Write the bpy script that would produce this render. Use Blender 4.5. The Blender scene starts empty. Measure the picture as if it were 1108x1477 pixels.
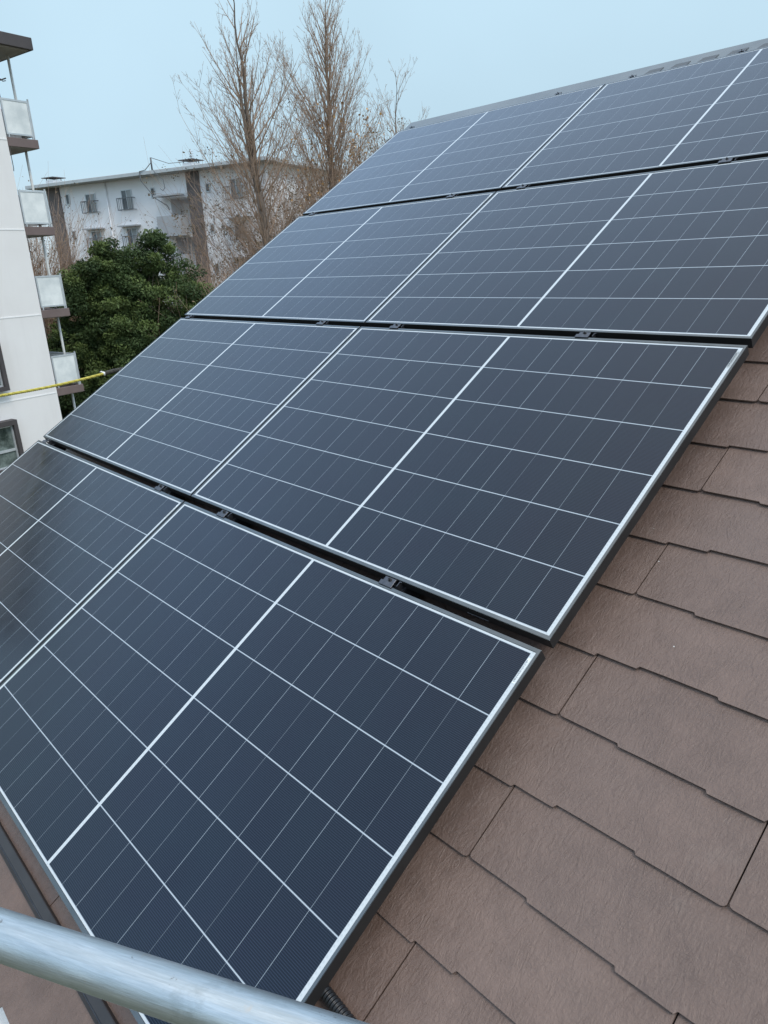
import bpy, bmesh, math, random
from mathutils import Vector, Matrix, noise
random.seed(7)
R = math.radians
S = bpy.context.scene
COL = S.collection

# ------------------------------------------------------------------ camera
cam = bpy.data.cameras.new('camera'); cam_o = bpy.data.objects.new('camera', cam); COL.objects.link(cam_o)
cam.sensor_fit = 'VERTICAL'; cam.sensor_height = 24.0; cam.lens = 24.0 * 1037.5 / 1477
cam.clip_start = 0.05; cam.clip_end = 3000
cX, cU, cB = Vector((0.67849, 0.73311, -0.04704)), Vector((-0.21302, 0.25762, 0.94247)), Vector((0.70305, -0.62943, 0.33096))
M = Matrix((cX, cU, cB)).transposed().to_4x4(); M.translation = Vector((0.87667, -0.29293, 1.47705))
cam_o.matrix_world = M
S.camera = cam_o
S.render.resolution_x = 768; S.render.resolution_y = 1024

# ------------------------------------------------------------------ sky, sun, exposure
SUN_EL, SUN_AZ = R(52), R(98)          # azimuth clockwise from +y
W = bpy.data.worlds.new('World'); S.world = W; W.use_nodes = True
nt = W.node_tree; nt.nodes.clear()
def wn(t): return nt.nodes.new(t)
sky = wn('ShaderNodeTexSky'); sky.sky_type = 'NISHITA'; sky.sun_disc = False
sky.sun_elevation = SUN_EL; sky.sun_rotation = SUN_AZ; sky.dust_density = 3; sky.air_density = 1.2
sc = wn('ShaderNodeVectorMath'); sc.operation = 'SCALE'; sc.inputs['Scale'].default_value = 0.10
geo = wn('ShaderNodeTexCoord'); sep = wn('ShaderNodeSeparateXYZ'); ramp = wn('ShaderNodeValToRGB')
nt.links.new(geo.outputs['Generated'], sep.inputs[0]); nt.links.new(sep.outputs['Z'], ramp.inputs[0])
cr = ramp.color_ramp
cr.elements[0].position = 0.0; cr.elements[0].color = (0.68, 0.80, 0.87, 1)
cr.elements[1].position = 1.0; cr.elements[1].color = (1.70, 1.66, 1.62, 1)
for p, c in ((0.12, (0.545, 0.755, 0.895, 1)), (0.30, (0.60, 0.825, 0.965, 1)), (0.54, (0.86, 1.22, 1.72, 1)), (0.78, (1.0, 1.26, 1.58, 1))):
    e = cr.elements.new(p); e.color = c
cn = wn('ShaderNodeTexNoise'); cn.inputs['Scale'].default_value = 1.7; cn.inputs['Detail'].default_value = 4
nt.links.new(geo.outputs['Generated'], cn.inputs['Vector'])
cm = wn('ShaderNodeMapRange'); cm.inputs[1].default_value = .3; cm.inputs[2].default_value = .7
cm.inputs[3].default_value = .93; cm.inputs[4].default_value = 1.08
nt.links.new(cn.outputs['Fac'], cm.inputs[0])
sc2 = wn('ShaderNodeVectorMath'); sc2.operation = 'SCALE'
nt.links.new(ramp.outputs[0], sc2.inputs[0]); nt.links.new(cm.outputs[0], sc2.inputs['Scale'])
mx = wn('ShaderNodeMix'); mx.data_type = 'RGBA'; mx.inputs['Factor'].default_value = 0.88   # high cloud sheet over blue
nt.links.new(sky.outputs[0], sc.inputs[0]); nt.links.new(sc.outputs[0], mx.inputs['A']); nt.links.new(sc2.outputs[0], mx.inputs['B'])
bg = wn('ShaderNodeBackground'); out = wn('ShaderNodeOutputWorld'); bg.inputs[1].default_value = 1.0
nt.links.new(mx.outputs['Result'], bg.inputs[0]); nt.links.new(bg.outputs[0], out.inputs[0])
sl = bpy.data.lights.new('sun', 'SUN'); sl.energy = 1.5; sl.angle = R(18); sl.color = (1.0, 0.93, 0.84)
so = bpy.data.objects.new('sun', sl); COL.objects.link(so)
sd = Vector((math.sin(SUN_AZ) * math.cos(SUN_EL), math.cos(SUN_AZ) * math.cos(SUN_EL), math.sin(SUN_EL)))
so.rotation_euler = sd.to_track_quat('Z', 'Y').to_euler(); so.location = (20, -20, 30)
S.view_settings.view_transform = 'Standard'; S.view_settings.look = 'None'
S.view_settings.exposure = 0.04; S.view_settings.gamma = 1.0

# ------------------------------------------------------------------ material helpers
class Mat:
    def __init__(s, name):
        s.m = bpy.data.materials.new(name); s.m.use_nodes = True; s.t = s.m.node_tree
        s.b = s.t.nodes['Principled BSDF']
    def n(s, typ, **kw):
        x = s.t.nodes.new(typ)
        for k, v in kw.items(): setattr(x, k, v)
        return x
    def l(s, a, b): s.t.links.new(a, b)
    def put(s, sock, v):
        if hasattr(v, 'is_output') or isinstance(v, bpy.types.NodeSocket): s.l(v, sock)
        else: sock.default_value = v
    def math(s, op, a, b=0.0, c=0.0):
        x = s.n('ShaderNodeMath', operation=op); s.put(x.inputs[0], a); s.put(x.inputs[1], b)
        if op in ('MULTIPLY_ADD', 'COMPARE', 'SMOOTH_MIN'): s.put(x.inputs[2], c)
        return x.outputs[0]
    def mix(s, f, a, b):
        x = s.n('ShaderNodeMix', data_type='RGBA'); s.put(x.inputs['Factor'], f)
        s.put(x.inputs['A'], a); s.put(x.inputs['B'], b); return x.outputs['Result']
    def rng(s, v, a, b, c, d):
        x = s.n('ShaderNodeMapRange'); s.put(x.inputs[0], v)
        for i, q in enumerate((a, b, c, d)): x.inputs[i + 1].default_value = q
        return x.outputs[0]
    def coord(s, kind='Object', scale=(1, 1, 1)):
        tc = s.n('ShaderNodeTexCoord'); mp = s.n('ShaderNodeMapping'); mp.inputs['Scale'].default_value = scale
        s.l(tc.outputs[kind], mp.inputs[0]); return mp.outputs[0]
    def noise(s, scale, detail=4, rough=.55, vec=None, dist=0):
        x = s.n('ShaderNodeTexNoise'); x.inputs['Scale'].default_value = scale; x.inputs['Detail'].default_value = detail
        x.inputs['Roughness'].default_value = rough; x.inputs['Distortion'].default_value = dist
        s.l(vec if vec is not None else s.coord(), x.inputs['Vector']); return x.outputs['Fac']
    def bump(s, h, strength, dist=0.01, prev=None):
        x = s.n('ShaderNodeBump'); x.inputs['Strength'].default_value = strength; x.inputs['Distance'].default_value = dist
        s.l(h, x.inputs['Height'])
        if prev is not None: s.l(prev, x.inputs['Normal'])
        s.l(x.outputs[0], s.b.inputs['Normal']); return x.outputs[0]
    def base(s, c, rough=.6, metal=0.0, ior=1.45):
        s.put(s.b.inputs['Base Color'], c); s.put(s.b.inputs['Roughness'], rough)
        s.put(s.b.inputs['Metallic'], metal); s.b.inputs['IOR'].default_value = ior; return s
def c4(r, g, b): return (r, g, b, 1)
def varied(name, a, b, scale=3, rough=.7, metal=0, bump=0, bscale=60, bdist=.003, stretch=(1, 1, 1)):
    m = Mat(name); f = m.noise(scale, 5, .6, m.coord(scale=stretch))
    m.base(m.mix(m.rng(f, .3, .7, 0, 1), c4(*a), c4(*b)), rough, metal)
    if bump: m.bump(m.noise(bscale, 4), bump, bdist)
    return m.m

PW, PH, PX, PY = 1.7474, 1.134, 1.7554, 1.1652
LIP, LIPY, MG_X, MG_Y, CEN = 0.0085, 0.0115, 0.0198, 0.0165, 0.0115
CW, CH = (PW - 2 * MG_X - CEN) / 18, (PH - 2 * MG_Y) / 6

def mat_cells():
    m = Mat('solar_cells')
    tc = m.n('ShaderNodeTexCoord'); sp = m.n('ShaderNodeSeparateXYZ'); m.l(tc.outputs['Object'], sp.inputs[0])
    x, y = sp.outputs[0], sp.outputs[1]
    u = m.math('MULTIPLY', x, -1.0)
    h = m.math('ABSOLUTE', m.math('SUBTRACT', u, PW / 2))
    hx = m.math('DIVIDE', m.math('SUBTRACT', h, CEN / 2), CW)
    vy = m.math('DIVIDE', m.math('SUBTRACT', y, MG_Y), CH)
    ix, iy = m.math('FLOOR', hx), m.math('FLOOR', vy)
    def near_int(v, size, w):       # 1 on a line of width w (metres) at whole numbers
        f = m.math('FRACT', m.math('ADD', v, .5)); d = m.math('ABSOLUTE', m.math('SUBTRACT', f, .5))
        return m.math('LESS_THAN', m.math('MULTIPLY', d, size), w / 2)
    thin = near_int(hx, CW, .0013); wide = near_int(vy, CH, .0030)
    cent = m.math('LESS_THAN', hx, 0.0)
    endm = m.math('GREATER_THAN', hx, 9.0)
    topm = m.math('GREATER_THAN', m.math('ABSOLUTE', m.math('SUBTRACT', vy, 3.0)), 3.0)
    # every short gap has its own brightness
    obi = m.n('ShaderNodeObjectInfo')
    side = m.math('SIGN', m.math('SUBTRACT', u, PW / 2))
    cv = m.n('ShaderNodeCombineXYZ'); m.l(m.math('MULTIPLY', m.math('ROUND', hx), side), cv.inputs[0])
    m.l(iy, cv.inputs[1]); m.l(m.math('MULTIPLY', obi.outputs['Random'], 37.0), cv.inputs[2])
    wnz = m.n('ShaderNodeTexWhiteNoise'); m.l(cv.outputs[0], wnz.inputs[0])
    thin = m.math('MULTIPLY', thin, m.rng(wnz.outputs['Value'], 0, 1, .25, .85))
    # cell tint
    cv2 = m.n('ShaderNodeCombineXYZ'); m.l(m.math('MULTIPLY', m.math('ADD', ix, 1.0), side), cv2.inputs[0])
    m.l(iy, cv2.inputs[1]); m.l(m.math('MULTIPLY', obi.outputs['Random'], 91.0), cv2.inputs[2])
    wn2 = m.n('ShaderNodeTexWhiteNoise'); m.l(cv2.outputs[0], wn2.inputs[0])
    cell = m.mix(wn2.outputs['Value'], c4(.0012, .0022, .0048), c4(.0036, .0042, .0080))
    blot = m.noise(5, 3, .5); cell = m.mix(m.rng(blot, .35, .7, 0, .5), cell, c4(.004, .010, .012))
    # contact wires along the panel
    fb = m.math('FRACT', m.math('MULTIPLY', m.math('FRACT', vy), CH / .0048))
    wire = m.math('LESS_THAN', m.math('ABSOLUTE', m.math('SUBTRACT', fb, .5)), .21)
    ff = m.math('FRACT', m.math('MULTIPLY', u, 1 / .0042))
    dot = m.math('LESS_THAN', ff, .55)
    wire = m.math('MULTIPLY', wire, m.rng(dot, 0, 1, .65, 1.0))
    cell = m.mix(m.math('MULTIPLY', wire, .60), cell, c4(.030, .038, .058))
    white = c4(.56, .59, .59)
    c = m.mix(thin, cell, c4(.36, .41, .44))
    c = m.mix(m.math('MULTIPLY', wide, .88), c, c4(.46, .51, .54))
    # ribbons in the end and middle margins
    em = m.math('MAXIMUM', cent, endm)
    rb = m.math('LESS_THAN', m.math('FRACT', m.math('MULTIPLY', y, 1 / .0114)), .5)
    strip = m.math('LESS_THAN', m.math('ABSOLUTE', m.math('SUBTRACT', m.math('SUBTRACT', h, PW / 2 - MG_X), .0035)), .0022)
    strip = m.math('MAXIMUM', strip, m.math('LESS_THAN', h, .002))
    wcol = m.mix(m.math('MULTIPLY', m.math('MULTIPLY', rb, strip), .45), white, c4(.42, .46, .47))
    c = m.mix(m.math('MAXIMUM', em, topm), c, wcol)
    dn = m.noise(60, 5, .7); dust = m.math('MULTIPLY', m.rng(y, .012, .022, 1, 0), m.rng(dn, .45, .7, .0, .22))
    dust = m.math('MAXIMUM', dust, m.rng(m.noise(3.5, 6, .7), .58, .8, 0, .02)); c = m.mix(dust, c, c4(.17, .16, .145))
    m.base(c, m.rng(m.noise(9, 4, .6), .3, .7, .11, .20), 0, 1.76)
    m.b.inputs['Specular Tint'].default_value = (.30, .345, .42, 1)      # blue of the anti-reflection coating
    m.bump(m.noise(900, 2), .05, .0003)
    return m.m
M_CELL = mat_cells()
M_FRAME = varied('black_anodised_lit', (.13, .138, .137), (.18, .187, .185), 8, .26, .95)  # lit copy of the frame anodising, lightened for the top lip
M_SIDE_SHADE = varied('shaded_frame_side', (.012, .012, .012), (.02, .02, .02), 8, .5, 0)  # same anodised frame; shade of the sides put into a near-black colour
M_BACK = varied('back_sheet', (.25, .25, .25), (.3, .3, .3), 4, .7)
M_STEEL = varied('zinc_plated', (.075, .082, .095), (.13, .13, .14), 30, .38, .85)
M_BOLT = varied('dark_bolt', (.05, .05, .055), (.12, .12, .12), 90, .4, .9)
M_RAIL = varied('black_rail', (.022, .022, .025), (.032, .032, .036), 12, .4, .4)

def mat_tiles():
    m = Mat('brown_slate')
    co = m.coord()
    big = m.noise(1.6, 3, .5); mid = m.noise(14, 5, .6)
    at = m.n('ShaderNodeAttribute', attribute_name='tone')
    c = m.mix(m.rng(mid, .3, .7, 0, 1), c4(.118, .074, .056), c4(.180, .118, .092))
    c = m.mix(m.rng(big, .35, .65, 0, .45), c, c4(.205, .145, .118))
    c = m.mix(m.math('MULTIPLY', at.outputs['Fac'], .35), c, c4(.098, .068, .057))
    vo = m.n('ShaderNodeTexVoronoi'); vo.inputs['Scale'].default_value = 26; m.l(co, vo.inputs['Vector'])
    wr = m.n('ShaderNodeTexWhiteNoise'); m.l(vo.outputs['Color'], wr.inputs[0])
    sp = m.math('MULTIPLY', m.math('LESS_THAN', vo.outputs['Distance'], .045), m.math('GREATER_THAN', wr.outputs['Value'], .93))
    c = m.mix(sp, c, c4(.6, .58, .55))
    fine = m.noise(420, 3, .7); c = m.mix(m.rng(fine, .4, .75, 0, .25), c, c4(.22, .165, .142))
    st = m.noise(3.2, 6, .68, m.coord(scale=(1.0, .35, 1)), .8); c = m.mix(m.rng(st, .56, .72, 0, .4), c, c4(.085, .062, .052))
    st2 = m.noise(2.3, 6, .7, m.coord(scale=(1, 1, 1)), .4); c = m.mix(m.rng(st2, .58, .74, 0, .45), c, c4(.225, .180, .150))
    m.base(c, m.rng(mid, .3, .7, .36, .50), 0, 1.5)
    g1 = m.noise(21, 6, .62, m.coord(scale=(2.4, 1.0, 1)), 1.9)
    g2 = m.noise(75, 3, .6, m.coord(scale=(2.4, 1.0, 1)), .5)
    g3 = m.noise(58, 5, .65, m.coord(scale=(1.0, 1.3, 1)), 2.6)
    hsum = m.math('ADD', m.math('MULTIPLY', g1, 1.0), m.math('MULTIPLY', g2, .35))
    hsum = m.math('ADD', hsum, m.math('MULTIPLY', g3, .55))
    m.bump(hsum, .62, .0055)
    return m.m
M_TILE = mat_tiles()
M_DARK = varied('roof_felt', (.02, .018, .017), (.03, .026, .024), 5, .9)
M_RIDGE = varied('ridge_sheet', (.15, .17, .18), (.20, .22, .225), 4, .42, .35)
M_MESH = varied('vent_mesh', (.075, .082, .09), (.12, .13, .135), 220, .6, .2)
M_GUT = varied('pale_gutter', (.52, .53, .52), (.62, .62, .61), 4, .45)
M_HWALL = varied('house_render', (.42, .39, .35), (.5, .47, .43), 2, .85, 0, .2)

# ------------------------------------------------------------------ mesh helpers
def obj(name, bm, mat, parent=None, smooth=False):
    me = bpy.data.meshes.new(name); bm.normal_update(); bm.to_mesh(me); bm.free()
    for q in (mat if isinstance(mat, (list, tuple)) else [mat]): me.materials.append(q)
    if smooth:
        for p in me.polygons: p.use_smooth = True
    o = bpy.data.objects.new(name, me); COL.objects.link(o); o.parent = parent; return o
def raw(name, V, F, mat, parent=None, smooth=False):
    me = bpy.data.meshes.new(name); me.from_pydata(V, [], F); me.update()
    for q in (mat if isinstance(mat, (list, tuple)) else [mat]): me.materials.append(q)
    if smooth:
        for p in me.polygons: p.use_smooth = True
    o = bpy.data.objects.new(name, me); COL.objects.link(o); o.parent = parent; return o
def empty(name, loc, rot=(0, 0, 0)):
    o = bpy.data.objects.new(name, None); COL.objects.link(o); o.location = loc; o.rotation_euler = rot
    o.empty_display_size = .3; return o
def tag(o, label=None, cat=None, group=None, kind=None):
    if label: o['label'] = label
    if cat: o['category'] = cat
    if group: o['group'] = group
    if kind: o['kind'] = kind
    return o
def box(bm, x0, x1, y0, y1, z0, z1, mi=0):
    v = [bm.verts.new(p) for p in ((x0, y0, z0), (x1, y0, z0), (x1, y1, z0), (x0, y1, z0), (x0, y0, z1), (x1, y0, z1), (x1, y1, z1), (x0, y1, z1))]
    for f in ((3, 2, 1, 0), (4, 5, 6, 7), (0, 1, 5, 4), (1, 2, 6, 5), (2, 3, 7, 6), (3, 0, 4, 7)):
        q = bm.faces.new([v[i] for i in f]); q.material_index = mi
def bevel(bm, w, seg=2):
    bmesh.ops.bevel(bm, geom=list(bm.edges), offset=w, segments=seg, affect='EDGES', profile=.6)
def prism(bm, pts, y0, y1, axis='x'):
    """outline pts (a,b) extruded; axis x: (x, a, b); axis z: (a, b, z)"""
    mk = (lambda t, p: (t, p[0], p[1])) if axis == 'x' else (lambda t, p: (p[0], p[1], t)) if axis == 'z' else (lambda t, p: (p[0], t, p[1]))
    A = [bm.verts.new(mk(y0, p)) for p in pts]; B = [bm.verts.new(mk(y1, p)) for p in pts]; n = len(pts)
    bm.faces.new(A); bm.faces.new(B[::-1])
    for i in range(n): bm.faces.new((A[i], B[i], B[(i + 1) % n], A[(i + 1) % n]))
    bmesh.ops.recalc_face_normals(bm, faces=bm.faces)
class TB:
    """collects tapered tubes into one mesh"""
    def __init__(s): s.V = []; s.F = []
    def tube(s, pts, rad, k=4):
        rings = []
        prev = None
        for i, p in enumerate(pts):
            d = (pts[min(i + 1, len(pts) - 1)] - pts[max(i - 1, 0)])
            if d.length < 1e-9: d = Vector((0, 0, 1))
            d.normalize()
            a = d.cross(Vector((0.31, 0.17, 0.93)) if prev is None else prev)
            if prev is not None: a = prev - d * prev.dot(d)
            if a.length < 1e-6: a = d.cross(Vector((1, 0, 0)))
            a.normalize(); prev = a; b = d.cross(a)
            b0 = len(s.V)
            for j in range(k):
                t = 2 * math.pi * j / k
                s.V.append(p + (a * math.cos(t) + b * math.sin(t)) * rad[i])
            rings.append(b0)
        for r0, r1 in zip(rings, rings[1:]):
            for j in range(k): s.F.append((r0 + j, r0 + (j + 1) % k, r1 + (j + 1) % k, r1 + j))
        s.F.append(tuple(rings[0] + j for j in range(k))[::-1]); s.F.append(tuple(rings[-1] + j for j in range(k)))
    def build(s, name, mat, parent=None, smooth=True): return raw(name, [tuple(v) for v in s.V], s.F, mat, parent, smooth)

# ------------------------------------------------------------------ the setting: ground and sky
GZ = -5.8
def mat_ground():
    m = Mat('ground_grass'); a = m.noise(.25, 5, .6); b = m.noise(6, 5, .7)
    c = m.mix(m.rng(a, .35, .65, 0, 1), c4(.075, .085, .035), c4(.14, .115, .07))
    c = m.mix(m.rng(b, .4, .7, 0, .6), c, c4(.05, .055, .022)); m.base(c, .95); m.bump(b, .5, .05); return m.m
bm = bmesh.new(); bmesh.ops.create_grid(bm, x_segments=60, y_segments=60, size=600)
g = obj('ground', bm, mat_ground()); g.location = (-60, 60, GZ); tag(g, kind='structure')

# ------------------------------------------------------------------ the house roof, in roof axes (x along eave, y up the slope, z out of the roof)
TH = R(31.068)
def rp(x, s, n): return Vector((x, s * math.cos(TH) - n * math.sin(TH), s * math.sin(TH) + n * math.cos(TH)))
house = empty('house', (0, 0, 0))
tag(house, 'brown tiled gable roof in the foreground carrying the solar panels', 'house')
def onroof(o): o.rotation_euler = (TH, 0, 0); return o
S0, EXP, TW, JX = -0.2833, 0.1904, 0.948, 0.061
XL, XR, SR = -3.57, 3.4, 4.80
PROF = [(0, 0), (.155, -.0065), (.355, -.0135), (.47, -.006), (.578, .003), (.766, -.0035)]   # stepped lower edge of each tile
def tiles():
    V, F, T = [], [], []
    k = 0
    while S0 + k * EXP < SR - .02:
        e = S0 + k * EXP
        off = JX if k % 2 else JX + TW / 2
        j = math.floor((XL - off) / TW)
        while off + j * TW < XR:
            a = off + j * TW; rnd = random.Random(k * 100 + j); dy = rnd.uniform(-.0012, .0012); dn = rnd.uniform(-.0006, .0006); tone = rnd.random()
            x0, x1 = max(a + .0016, XL), min(a + TW - .0016, XR)
            if x1 - x0 < .03: j += 1; continue
            low = []
            for i, (px, lv) in enumerate(PROF):
                nx = PROF[i + 1][0] if i + 1 < len(PROF) else TW
                p0, p1 = a + px, a + nx
                if i > 0: p0 += .005
                seg = []
                n = max(2, int((p1 - p0) / .05))
                for q in range(n + 1):
                    xx = p0 + (p1 - p0) * q / n
                    if x0 < xx < x1: seg.append((xx, e + lv + dy + rnd.uniform(-.0004, .0004)))
                low += seg
            ch = .009
            low = [p for p in low if x0 + ch < p[0] < x1 - ch]
            l0 = low[0][1]; l1 = low[-1][1]
            pts = [(x0, l0 + ch * .8), (x0 + ch * .35, l0 + ch * .25), (x0 + ch, l0)] + low + [(x1 - ch, l1), (x1 - ch * .35, l1 + ch * .25), (x1, l1 + ch * .8)]
            up = e + EXP + .035
            zl = lambda s: -.1155 + dn - (s - e) * (.0088 / EXP)
            t = .0050; b0 = len(V); n = len(pts)
            for (x, s) in pts: V.append((x, s, zl(s)))
            for (x, s) in pts: V.append((x, up, zl(up)))
            for (x, s) in pts: V.append((x, s + .0005, zl(s) - t))
            for (x, s) in pts: V.append((x, up, zl(up) - t))
            for i in range(n - 1):
                F.append((b0 + i, b0 + i + 1, b0 + n + i + 1, b0 + n + i)); F.append((b0 + 2 * n + i, b0 + 2 * n + i + 1, b0 + i + 1, b0 + i))
                T += [tone, tone]
            F.append((b0, b0 + n, b0 + 3 * n, b0 + 2 * n)); F.append((b0 + n - 1, b0 + 3 * n - 1, b0 + 4 * n - 1, b0 + 2 * n - 1)); T += [tone, tone]
            j += 1
        k += 1
    o = raw('roof_tiles', V, F, M_TILE, house); at = o.data.attributes.new('tone', 'FLOAT', 'FACE')
    for i, t in enumerate(T): at.data[i].value = t
    return o
onroof(tiles())
bm = bmesh.new(); box(bm, XL + .01, XR - .01, S0 + .03, SR - .02, -.20, -.1325); onroof(obj('roof_deck', bm, M_DARK, house))
bm = bmesh.new()          # white-ish verge board along the far edge
box(bm, XL - .03, XL - .002, S0 + .01, SR - .02, -.27, -.125); onroof(obj('verge_trim', bm, M_RAIL, house))
bm = bmesh.new(); box(bm, XR + .002, XR + .03, S0 + .01, SR - .02, -.27, -.125); onroof(obj('verge_trim', bm, M_RAIL, house))
apx = rp(0, SR, -.02)
# ridge cap: folded sheet
bm = bmesh.new()
pf = [rp(0, SR - .15, -.115), rp(0, SR - .142, -.028), rp(0, SR, -.020)]
ry, rz = pf[2].y, pf[2].z
prof = [(p.y, p.z) for p in pf] + [(2 * ry - p.y, p.z) for p in reversed(pf[:2])]
prof += [(y, z - .012) for y, z in reversed(prof)]
prism(bm, prof, XL + .05, XR + .02); cap = obj('ridge_cap', bm, M_RIDGE, house)
for i, xc in enumerate([-1.50, -1.345, -1.19, -1.035, -.88, -.725, -.57, -.415]):
    bm = bmesh.new(); w = .055
    prism(bm, [(xc - w, SR - .138), (xc + w - .004, SR - .138), (xc + w + .004, SR - .062), (xc - w + .03, SR - .062)], -.0265, -.0215, 'z')
    o = onroof(obj('vent_opening', bm, M_MESH, cap))
bm = bmesh.new()
by = 2 * ry
for sgn in (1,):
    n0 = rp(0, SR, -.12); q = [(n0.y, n0.z), (by - rp(0, S0, -.12).y, rp(0, S0, -.12).z), (by - rp(0, S0, -.2).y, rp(0, S0, -.2).z), (n0.y, n0.z - .08)]
    prism(bm, q, XL, XR)
obj('rear_roof_slope', bm, M_TILE, house)
bm = bmesh.new(); e0 = rp(0, S0, -.2)
prism(bm, [(e0.y + .45, GZ), (e0.y + .45, e0.z + .19), (apx.y, apx.z - .25), (by - e0.y - .45, e0.z + .19), (by - e0.y - .45, GZ)], XL + .35, XR - .35)
obj('wall', bm, M_HWALL, house)
bm = bmesh.new(); er = rp(0, S0, -.135)   # gutter: half round trough with a lip
gp = [(er.y - .055 + .06 * math.cos(t), er.z - .02 + .06 * math.sin(t)) for t in [math.pi * (1 + i / 8) for i in range(9)]]
gp2 = [(er.y - .055 + .056 * math.cos(t), er.z - .02 + .056 * math.sin(t)) for t in [math.pi * (2 - i / 8) for i in range(9)]]
prism(bm, gp + gp2, XL - .02, XR + .02); obj('gutter', bm, M_GUT, house)
bm = bmesh.new(); box(bm, XL, XR, er.y + .01, er.y + .035, er.z - .17, er.z - .01); obj('fascia_board', bm, M_GUT, house)

# ------------------------------------------------------------------ solar panels
def panel_proto():
    root = empty('solar_panel', (0, 0, 0))
    bm = bmesh.new(); t = .035
    # mitred frame: outer box ring with a thin lip over the glass
    def ring(x0, x1, y0, y1, w, wy, z0, z1):
        o = [(x0, y0), (x1, y0), (x1, y1), (x0, y1)]; i = [(x0 + w, y0 + wy), (x1 - w, y0 + wy), (x1 - w, y1 - wy), (x0 + w, y1 - wy)]
        A = [[bm.verts.new((p[0], p[1], z)) for p in l] for l in (o, i) for z in (z0, z1)]
        o0, o1, i0, i1 = A
        for a in range(4):
            b = (a + 1) % 4
            bm.faces.new((o0[a], o0[b], o1[b], o1[a])); bm.faces.new((o1[a], o1[b], i1[b], i1[a]))
            bm.faces.new((i1[a], i1[b], i0[b], i0[a])); bm.faces.new((i0[a], i0[b], o0[b], o0[a]))
    ring(-PW, 0, 0, PH, LIP, LIPY, -t, 0)
    bmesh.ops.recalc_face_normals(bm, faces=bm.faces)
    bmesh.ops.bevel(bm, geom=[e for e in bm.edges if all(v.co.z > -.001 for v in e.verts)], offset=.0009, segments=2, affect='EDGES')
    bm.normal_update()
    for f in bm.faces: f.material_index = 0 if f.normal.z > .3 else 1  # upward faces get the lit copy, all others the shaded copy
    obj('frame', bm, [M_FRAME, M_SIDE_SHADE], root)
    bm = bmesh.new(); box(bm, -PW + LIP, -LIP, LIPY, PH - LIPY, -.0065, -.0014)
    obj('glass_sheet', bm, M_CELL, root)
    bm = bmesh.new(); box(bm, -PW + LIP, -LIP, LIPY, PH - LIPY, -.010, -.0068)
    obj('back_sheet', bm, M_BACK, root)
    return root
def dup(root, loc, rot=None):
    r = root.copy(); COL.objects.link(r); r.location = loc
    if rot: r.rotation_euler = rot
    for ch in list(root.children):
        c = ch.copy(); COL.objects.link(c); c.parent = r
        for gch in ch.children:
            d = gch.copy(); COL.objects.link(d); d.parent = c
    return r
M_PAPER = Mat('label_paper').base(c4(.74, .77, .76), .35).m
M_INK = Mat('label_ink').base(c4(.16, .18, .19), .5).m
pp = panel_proto(); first = True
RO = [0, .003, .0012, .0096]
names = {
 (0, 0): 'nearest and largest solar panel, bottom row, above the scaffold pipe beside the tiles',
 (0, 1): 'solar panel of the bottom row cut off by the left edge of the photo',
 (1, 0): 'solar panel of the second row up, beside the bare roof tiles on the right',
 (1, 1): 'solar panel of the second row up, its far corner against the white apartment wall',
 (2, 0): 'solar panel of the third row up, running to the right edge of the photo',
 (2, 1): 'solar panel of the third row up, in front of the evergreen tree',
 (3, 0): 'solar panel of the top row under the vented right part of the ridge',
 (3, 1): 'solar panel of the top row beside the bare trees, far corner at the ridge'}
for r in range(4):
    for c in range(2):
        loc = rp(-c * PX + RO[r], r * PY, 0)
        if first: o = pp; o.location = loc; o.rotation_euler = (TH, 0, 0); first = False
        else: o = dup(pp, loc, (TH, 0, 0))
        tag(o, names[(r, c)], 'solar panel', 'solar panels on the roof')
        if c == 0 and r < 3:
            bm = bmesh.new(); box(bm, -.0190, -.0105, PH - .105, PH - .03, -.0013, -.0009); sn = obj('serial_label', bm, M_PAPER, o)
            bm = bmesh.new(); yy = PH - .101; rr = random.Random(3)
            while yy < PH - .036:
                w = rr.choice((.0008, .0012, .002)); box(bm, -.0183, -.0147, yy, yy + w, -.0008, -.0007); yy += w + rr.choice((.0008, .0013))
            yy = PH - .10
            for i in range(14):      # row of tiny characters under the bars
                for dx in (0, .0011): box(bm, -.0137 + dx, -.0133 + dx, yy, yy + .0022, -.0008, -.0007)
                box(bm, -.0137, -.0122, yy + (i % 3) * .0009, yy + (i % 3) * .0009 + .0004, -.00069, -.00064); yy += .0043
            obj('serial_print', bm, M_INK, sn)
        if r in (1, 2) and c == 0:
            bm = bmesh.new()
            for q in ((-.262, -.190, -.006, -.0045, -.019, -.0175), (-.262, -.259, -.006, -.0045, -.030, -.019), (-.193, -.190, -.006, -.0045, -.030, -.019)): box(bm, q[0], q[1], q[2], q[3], q[4], q[5])
            obj('slot_cover', bm, M_STEEL, o)

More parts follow.
